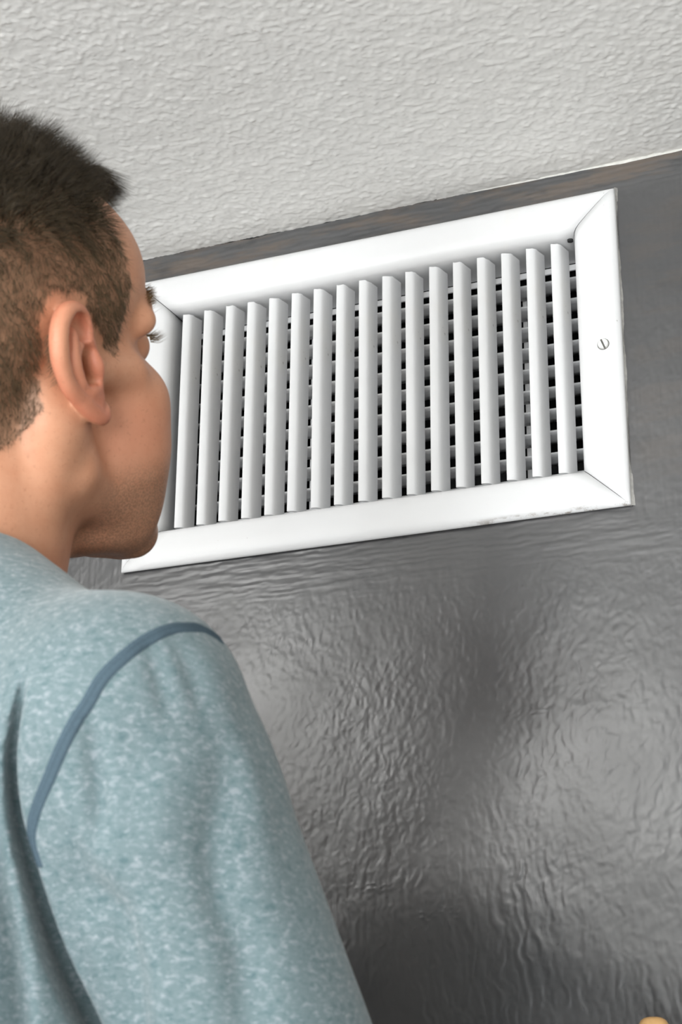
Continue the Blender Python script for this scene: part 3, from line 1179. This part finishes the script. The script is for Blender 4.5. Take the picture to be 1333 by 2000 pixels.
parts_v, parts_q, nn0 = [from_head(hV)], [hQ], len(hV)
for W, E, nr, th in ((rWr, rE, (-1, 0.1, 0), 1), (lWr, lE, (1, 0.1, 0), -1)):
    v_, q_ = hand_mesh(W + (W - E) * 0.03, W - E, nr, th)
    parts_v.append(from_torso(v_))
    parts_q.append(q_ + nn0)
    nn0 += len(v_)
AV, AQ = np.vstack(parts_v), np.vstack(parts_q)
offs = np.cumsum([0] + [len(v_) for v_ in parts_v])
drop, extra_v, extra_q = [], [], []
QC = AV[AQ].mean(1)


def nearest_quad(P, lo, hi, used):
    d_ = np.linalg.norm(QC - P, axis=1)
    d_[(AQ[:, 0] < lo) | (AQ[:, 0] >= hi)] = 9
    for u_ in used:
        d_[u_] = 9
    return int(np.argmin(d_))


for k, (S_, E_, W_) in enumerate(((rS, rE, rWr), (lS, lE, lWr))):
    a_ = nearest_quad(from_torso(np.array([np.sign(S_[0]) * 60.0, 0, -60])), 0, offs[1], drop)
    b_ = nearest_quad(from_torso(W_ + (E_ - W_) * 0.36), offs[k + 1], offs[k + 2], drop)
    drop += [a_, b_]
    path = [from_torso(q) for q in (S_ * np.array([0.7, 1, 1]) + np.array([0, 0, -8]), S_, S_ * 0.5 + E_ * 0.5, E_, E_ * 0.55 + W_ * 0.45)]
    prev = AQ[a_][::-1]
    n0 = len(AV) + sum(len(v_) for v_ in extra_v)
    dirv = AV[prev].mean(0)
    for j, C_ in enumerate(path):
        nx_ = path[j + 1] if j + 1 < len(path) else AV[AQ[b_]].mean(0)
        ax_ = (nx_ - dirv) / np.linalg.norm(nx_ - dirv)
        dirv = C_
        u_ = np.cross(ax_, np.array([0.3, 0.2, 0.93]))
        u_ /= np.linalg.norm(u_)
        w_ = np.cross(ax_, u_)
        ring = np.array([C_ + 0.030 * (math.cos(t_) * u_ + math.sin(t_) * w_) for t_ in (0, 1.5708, 3.1416, 4.7124)])
        ids_ = np.arange(n0, n0 + 4)
        n0 += 4
        extra_v.append(ring)
        for m_ in range(4):
            extra_q.append((prev[m_], prev[(m_ + 1) % 4], ids_[(m_ + 1) % 4], ids_[m_]))
        prev = ids_
    end = AQ[b_]
    for m_ in range(4):
        extra_q.append((prev[m_], prev[(m_ + 1) % 4], end[(m_ + 1) % 4], end[m_]))
AQ = np.vstack([np.delete(AQ, drop, 0), np.array(extra_q)])
AV = np.vstack([AV] + extra_v)
nn0 = len(AV)
body = child('body', AV, AQ, M_SKIN)
for nm, arr in (('red', red), ('stubble', stub), ('scalp', hm.astype(float)), ('lip', lip)):
    vcol(body, nm, np.concatenate([arr, np.zeros(nn0 - len(arr))]))


def mat_shirt():
    t = NT('heathered_teal_jersey')
    v = t.coord((1, 1, 1.0))
    a = t.noise(t.coord((0.8, 0.8, 1.5)), 290.0, 3, 0.6, 0.4)
    b = t.noise(t.coord((0.8, 0.8, 1.6), (5, 3, 1)), 520.0, 2, 0.6)
    c = t.noise(v, 60.0, 2)
    col = t.mix(c, (0.138, 0.192, 0.206), (0.160, 0.214, 0.226))
    col = t.mix(t.mapr(a, 0.50, 0.70, 0.0, 0.8), col, (0.285, 0.325, 0.350))
    col = t.mix(t.mapr(a, 0.46, 0.30, 0.0, 0.7), col, (0.074, 0.132, 0.146))
    col = t.mix(t.mapr(b, 0.60, 0.76, 0.0, 0.6), col, (0.40, 0.44, 0.465))
    t.base(col)
    t.rough(0.9)
    t.spec(0.15)
    t.b.inputs['Sheen Weight'].default_value = 0.25
    t.b.inputs['Sheen Roughness'].default_value = 0.5
    return t.m


M_SHIRT = mat_shirt()
shirt = child('shirt', from_torso(sV), sQ, M_SHIRT)
tag(shirt, 'heathered teal jersey shirt')


def build_trousers():
    zf = -NECK[2] * 1000
    f = Field((-250, -200, zf + 20), (250, 220, -560), 7.0)
    f.ell((0, 0, -640), (150, 112, 110), 0)
    for s in (-1, 1):
        f.cap((s * 82, 0, -660), (s * 92, 14, -1060), 88, 66, 20)
        f.cap((s * 92, 14, -1060), (s * 95, -8, zf + 70), 64, 58, 16)
    V, Q = f.mesh()
    sh = []
    for s in (-1, 1):
        g = Field((s * 97 - 70, -120, zf - 4), (s * 97 + 70, 220, zf + 130), 4.0)
        g.ell((s * 95, -20, zf + 55), (42, 58, 52), 0)
        g.ell((s * 100, 90, zf + 32), (46, 98, 34), 30)
        g.cap((s * 98, -40, zf + 14), (s * 102, 130, zf + 14), 38, 40, 8)
        w = g._win((-999, -999, zf - 40), (999, 999, zf - 0.1), 0)
        g.D = np.maximum(g.D, (zf + 0.5 - g.ax[2])[None, None, :])
        sh.append(g.mesh())
    return V, Q, sh


tV, tQ, shoes = build_trousers()
child('trousers', from_torso(tV), tQ, plain('navy_denim', (0.035, 0.05, 0.09), 0.85, 0.2, nscale=300, namp=0.3))
M_SHOE = plain('dark_shoe_leather', (0.05, 0.04, 0.035), 0.5, 0.4)
for v_, q_ in shoes:
    child('shoe', from_torso(v_), q_, M_SHOE)


M_SEAM = plain('blue_grey_seam_thread', (0.070, 0.105, 0.132), 0.85, 0.15, nscale=900, namp=0.25)


def surface_strip(name, pts, width, mat, lift=0.0006, step=0.0007):
    """a stitched seam: a ribbed strip laid on the shirt along a curve"""
    bv = BVHTree.FromPolygons([tuple(v) for v in from_torso(sV).tolist()], [tuple(q) for q in sQ.tolist()])
    P = np.array(pts, float)
    P = np.vstack([2 * P[0] - P[1], P, 2 * P[-1] - P[-2]])
    C = []
    for i in range(1, len(P) - 2):
        for t in np.linspace(0, 1, 60, endpoint=False):
            a, b, c, d = P[i - 1], P[i], P[i + 1], P[i + 2]
            C.append(0.5 * (2 * b + (c - a) * t + (2 * a - 5 * b + 4 * c - d) * t * t + (3 * b - a - 3 * c + d) * t ** 3))
    C = from_torso(np.array(C))
    L = np.concatenate([[0], np.cumsum(np.linalg.norm(np.diff(C, axis=0), axis=1))])
    n = int(L[-1] / step)
    C = np.stack([np.interp(np.linspace(0, L[-1], n), L, C[:, k]) for k in range(3)], 1)
    V, Fc = [], []
    prof = [(-0.5, -0.6), (-0.47, 0.7), (-0.2, 1.0), (-0.06, 1.0), (0.0, 0.35), (0.06, 1.0), (0.2, 1.0), (0.47, 0.7), (0.5, -0.6)]
    for i in range(n):
        tg = Vector(C[min(i + 2, n - 1)] - C[max(i - 2, 0)]).normalized()
        hit = bv.find_nearest(Vector(C[i]))
        nn = hit[1]
        if nn.dot(Vector(CAM) - hit[0]) < -1: nn = -nn
        sd = tg.cross(nn).normalized()
        rib = 0.72 + 0.28 * math.cos(i * math.pi)
        for (u, hgt) in prof:
            q = hit[0] + sd * (u * width)
            h2 = bv.find_nearest(q)
            V.append(tuple(np.array(h2[0] + h2[1] * (lift * hgt * (rib if hgt > 0 else 1))) - BASE))
    m = len(prof)
    for i in range(n - 1):
        for j in range(m - 1):
            Fc.append((i * m + j, i * m + j + 1, (i + 1) * m + j + 1, (i + 1) * m + j))
    return link(name, mesh_fast(name, np.array(V), np.array(Fc)), mat, shirt)


if SEAM:
    sm_ = surface_strip('shoulder_seam', SEAM, 0.0064, M_SEAM)
    tag(sm_, 'darker blue stitched shoulder seam')
    surface_strip('shoulder_seam', [(-q[0], q[1], q[2]) for q in SEAM], 0.0064, M_SEAM, step=0.002)

#HAIR
def strands(name, P, D1, D2, L, wid, mat):
    """tapering three-sided hairs; P roots, D1 root direction, D2 tip direction (unit), L lengths (m)"""
    n = len(P)
    mid = P + D1 * (L * 0.5)[:, None]
    tip = mid + D2 * (L * 0.5)[:, None]
    a = np.cross(D1, RNG.normal(size=(n, 3)))
    a /= np.linalg.norm(a, axis=1)[:, None] + 1e-9
    b = np.cross(D1, a)
    V = np.zeros((n, 7, 3))
    for j in range(3):
        an = 2 * math.pi * j / 3
        off = math.cos(an) * a + math.sin(an) * b
        V[:, j] = P + off * (wid)[:, None]
        V[:, 3 + j] = mid + off * (wid * 0.75)[:, None]
    V[:, 6] = tip
    base = np.arange(n)[:, None] * 7
    F = []
    for j in range(3):
        k = (j + 1) % 3
        F += [base + np.array([[j, k, 3 + k]]), base + np.array([[j, 3 + k, 3 + j]]), base + np.array([[3 + j, 3 + k, 6]])]
    return link(name, mesh_fast(name, V.reshape(-1, 3) - BASE, np.vstack(F)), mat, person)


def mat_hair(name, c0, c1):
    t = NT(name)
    g = t.n('ShaderNodeNewGeometry')
    col = t.mix(g.outputs['Random Per Island'], c0, c1)
    lite = t.mix(g.outputs['Random Per Island'], (0.075, 0.052, 0.028), (0.20, 0.145, 0.080))
    t.base(t.mix(t.attr('short')[2], col, lite))
    t.rough(0.45)
    t.spec(0.35)
    return t.m


def unit(v): return v / (np.linalg.norm(v, axis=1)[:, None] + 1e-9)


M_HAIR = mat_hair('brown_hair', (0.020, 0.014, 0.008), (0.070, 0.050, 0.027))
# roots spread over the hairy faces by area
fc = hV[hQ].mean(1)
fa = np.linalg.norm(np.cross(hV[hQ[:, 2]] - hV[hQ[:, 0]], hV[hQ[:, 3]] - hV[hQ[:, 1]]), axis=1)
fm = hair_mask(fc) & (fc[:, 2] > -70)
ids = np.where(fm)[0]
NH = 70000
pick = RNG.choice(ids, NH, p=fa[ids] / fa[ids].sum())
w4 = RNG.dirichlet((1, 1, 1, 1), NH)
rp = (hV[hQ[pick]] * w4[:, :, None]).sum(1)
rn = unit((hN[hQ[pick]] * w4[:, :, None]).sum(1))
top = sstep(rp[:, 2], 48, 96) * sstep(rp[:, 1], -95, -60)
frt = sstep(rp[:, 1], 40, 68) * sstep(rp[:, 2], 66, 84)
jit = RNG.normal(size=(NH, 3))
side_d = unit(rn * 0.55 + np.array([0, -0.45, -0.75]) + jit * 0.22)
top_d = unit(rn * 1.0 + np.array([0, 0.55, 0.25]) + jit * 0.16)
def tuft(P, seed, sc):
    """shared lean of neighbouring hairs, so they gather in tufts"""
    return np.stack([fbm(P[:, 0] / sc + 50, P[:, 1] / sc + P[:, 2] / sc * 0.7 + 50, seed + k, 2) - 0.5 for k in (0, 10, 20)], 1)


tf = tuft(rp, 300, 4.5)
side_d = unit(side_d + tf * 0.9)
top_d = unit(top_d + tf * 2.3)
d1 = unit(side_d * (1 - top)[:, None] + top_d * top[:, None])
d2 = unit(d1 + top[:, None] * np.array([0, 0.55, -0.25]) * (0.6 + frt)[:, None] + jit * 0.2)
ln = (5.0 + 4.0 * RNG.random(NH)) * (1 - top) + (15.0 + 16.0 * fbm(rp[:, 0] / 5 + 9, (rp[:, 1] + 0.6 * rp[:, 2]) / 5 + 9, 400, 2) + 2.5 * RNG.random(NH)) * top
ln = ln * (1 - 0.38 * sstep(rp[:, 1], 28, 58) * top)
ln = ln * (0.68 + 0.32 * sstep(rp[:, 2], -50, 30))
hair = strands('hair', from_head(rp - rn * 0.6), d1 @ HM, d2 @ HM, ln / 1000, np.where(top > 0.5, 0.00011, 0.000085), M_HAIR)
vcol(hair, 'short', np.repeat(np.clip(1 - top * 1.0, 0, 1), 7))
tag(hair, 'short brown hair, longer on top', kind='stuff')

# fringe that stands out over the forehead
hb = BVHTree.FromPolygons([tuple(v) for v in hV.tolist()], [tuple(q) for q in hQ.tolist()])


def snap(p):
    h_ = hb.find_nearest(Vector(p))
    return np.array(h_[0]), np.array(h_[1])


NF = 9500
fx = RNG.uniform(-47, 47, NF)
fy = 78 - (np.abs(fx) / 47) ** 2 * 24 - RNG.random(NF) * 13
fz = np.full(NF, 108.0)
R_, N_ = [], []
for q in zip(fx, fy, fz):
    a_, b_ = snap(q)
    R_.append(a_)
    N_.append(b_)
R_, N_ = np.array(R_), unit(np.array(N_))
ok = R_[:, 2] > 90
R_, N_ = R_[ok], N_[ok]
j_ = RNG.normal(size=R_.shape)
tf = tuft(R_, 340, 6.5)
e1 = unit(N_ * 0.12 + np.array([-0.02, 1.0, -0.30]) + j_ * 0.06 + tf * 1.0)
e2 = unit(np.array([0.02, 0.80, -0.85]) + j_ * 0.07 + tf * 1.3)
L_ = (29 + 22 * fbm(R_[:, 0] / 5 + 9, R_[:, 1] / 7 + 9, 410, 2) + 2 * RNG.random(len(R_))) * (0.75 + 0.25 * sstep(R_[:, 1], 30, 60))
fr = strands('fringe', from_head(R_ - N_ * 0.5), e1 @ HM, e2 @ HM, L_ / 1000, np.full(len(R_), 0.00009), M_HAIR)
vcol(fr, 'short', np.repeat(0.4 + 0.4 * RNG.random(len(R_)), 7))
tag(fr, 'brown fringe over the forehead', kind='stuff')

# eyebrows, lashes and eyes
M_BROW = mat_hair('sandy_brow_hair', (0.16, 0.10, 0.04), (0.34, 0.22, 0.10))
t_eye = NT('eyeball')
ev = t_eye.coord()
ex, ey, ez = t_eye.sep(ev)
t_eye.base(t_eye.mix(t_eye.mapr(ey, 0.0104, 0.0107), (0.80, 0.76, 0.72), t_eye.mix(t_eye.mapr(ey, 0.0115, 0.0117), (0.16, 0.24, 0.26), (0.01, 0.01, 0.01))))
t_eye.rough(0.1)
for sgn in (1, -1):
    curve = np.array([(14, 92, 22), (24, 91, 27), (36, 87, 31), (48, 78, 30), (57, 67, 25)], float) * np.array([sgn, 1, 1])
    tt = RNG.random(420) * (len(curve) - 1.001)
    ii = tt.astype(int)
    pp = curve[ii] * (1 - (tt - ii))[:, None] + curve[ii + 1] * (tt - ii)[:, None] + RNG.normal(size=(420, 3)) * np.array([0.6, 0.5, 2.1])
    sn = [snap(q) for q in pp]
    P_ = np.array([a_ for a_, _ in sn])
    N2 = unit(np.array([b_ for _, b_ in sn]))
    j_ = RNG.normal(size=P_.shape)
    f1_ = unit(N2 * 0.75 + np.array([sgn * 0.75, -0.2, 0.15]) + j_ * 0.22)
    f2_ = unit(N2 * 0.45 + np.array([sgn * 0.8, -0.3, -0.05]) + j_ * 0.25)
    br = strands('eyebrow', from_head(P_), f1_ @ HM, f2_ @ HM, (4.5 + 3 * RNG.random(420)) / 1000, np.full(420, 0.00009), M_BROW)
    vcol(br, 'short', np.full(420 * 7, 0.35))
    tag(br, kind='stuff')
    curve = np.array([(20, 84.5, 6), (26, 87.5, 7.5), (32, 87.5, 7.5), (38, 85.5, 6.5), (43, 80.5, 4.0)], float) * np.array([sgn, 1, 1])
    tt = RNG.random(160) * (len(curve) - 1.001)
    ii = tt.astype(int)
    pp = curve[ii] * (1 - (tt - ii))[:, None] + curve[ii + 1] * (tt - ii)[:, None]
    j_ = RNG.normal(size=(160, 3))
    g1_ = unit(np.array([sgn * 0.35, 1.0, -0.1]) + j_ * 0.12)
    g2_ = unit(np.array([sgn * 0.5, 0.85, 0.45]) + j_ * 0.12)
    la = strands('eyelashes', from_head(pp), g1_ @ HM, g2_ @ HM, (9 + 3 * RNG.random(160)) / 1000, np.full(160, 0.00009), M_BROW)
    vcol(la, 'short', np.full(160 * 7, 0.1))
    tag(la, kind='stuff')
    bm = bmesh.new()
    bmesh.ops.create_uvsphere(bm, u_segments=24, v_segments=16, radius=0.0116)
    me = bpy.data.meshes.new('eye')
    bm.to_mesh(me)
    bm.free()
    eo = link('eye', me, t_eye.m, person)
    eo.matrix_local = Matrix([[*HM[:, k], 0] for k in range(3)] + [[0, 0, 0, 1]])
    eo.location = Vector(from_head((sgn * 29.5, 74.0, 3)) - BASE)

# ------------------------------------------------------------------ wooden rod in front of the wall, lower right
def rod_mesh(r, zt):
    prof = [(r, 0.0), (r, 0.6), (r, zt - r * 0.9), (r * 0.985, zt - r * 0.70), (r * 0.93, zt - r * 0.45), (r * 0.80, zt - r * 0.22), (r * 0.58, zt - r * 0.07), (r * 0.30, zt - r * 0.012)]
    bm = bmesh.new()
    rg = [[bm.verts.new((a * math.cos(t), a * math.sin(t), b)) for t in np.linspace(0, 2 * math.pi, 33)[:-1]] for a, b in prof]
    for u, w in zip(rg[:-1], rg[1:]):
        for k in range(32):
            bm.faces.new((u[k], u[(k + 1) % 32], w[(k + 1) % 32], w[k]))
    c = bm.verts.new((0, 0, zt))
    for k in range(32):
        bm.faces.new((rg[-1][k], rg[-1][(k + 1) % 32], c))
    bm.faces.new(rg[0][::-1])
    me = bpy.data.meshes.new('wooden_rod')
    bm.to_mesh(me)
    bm.free()
    return me


tw = NT('varnished_pine')
wv = tw.coord((1, 1, 0.06))
tw.base(tw.mix(tw.noise(wv, 420.0, 3), (0.72, 0.40, 0.15), (0.80, 0.50, 0.22)))
tw.rough(0.35)
rod = link('wooden_rod', rod_mesh(0.0094, 1.4245), tw.m)
rod.location = (0.2084, -0.05, 0.0)
tag(rod, 'tan wooden rod with a rounded tip at the bottom right', 'rod')
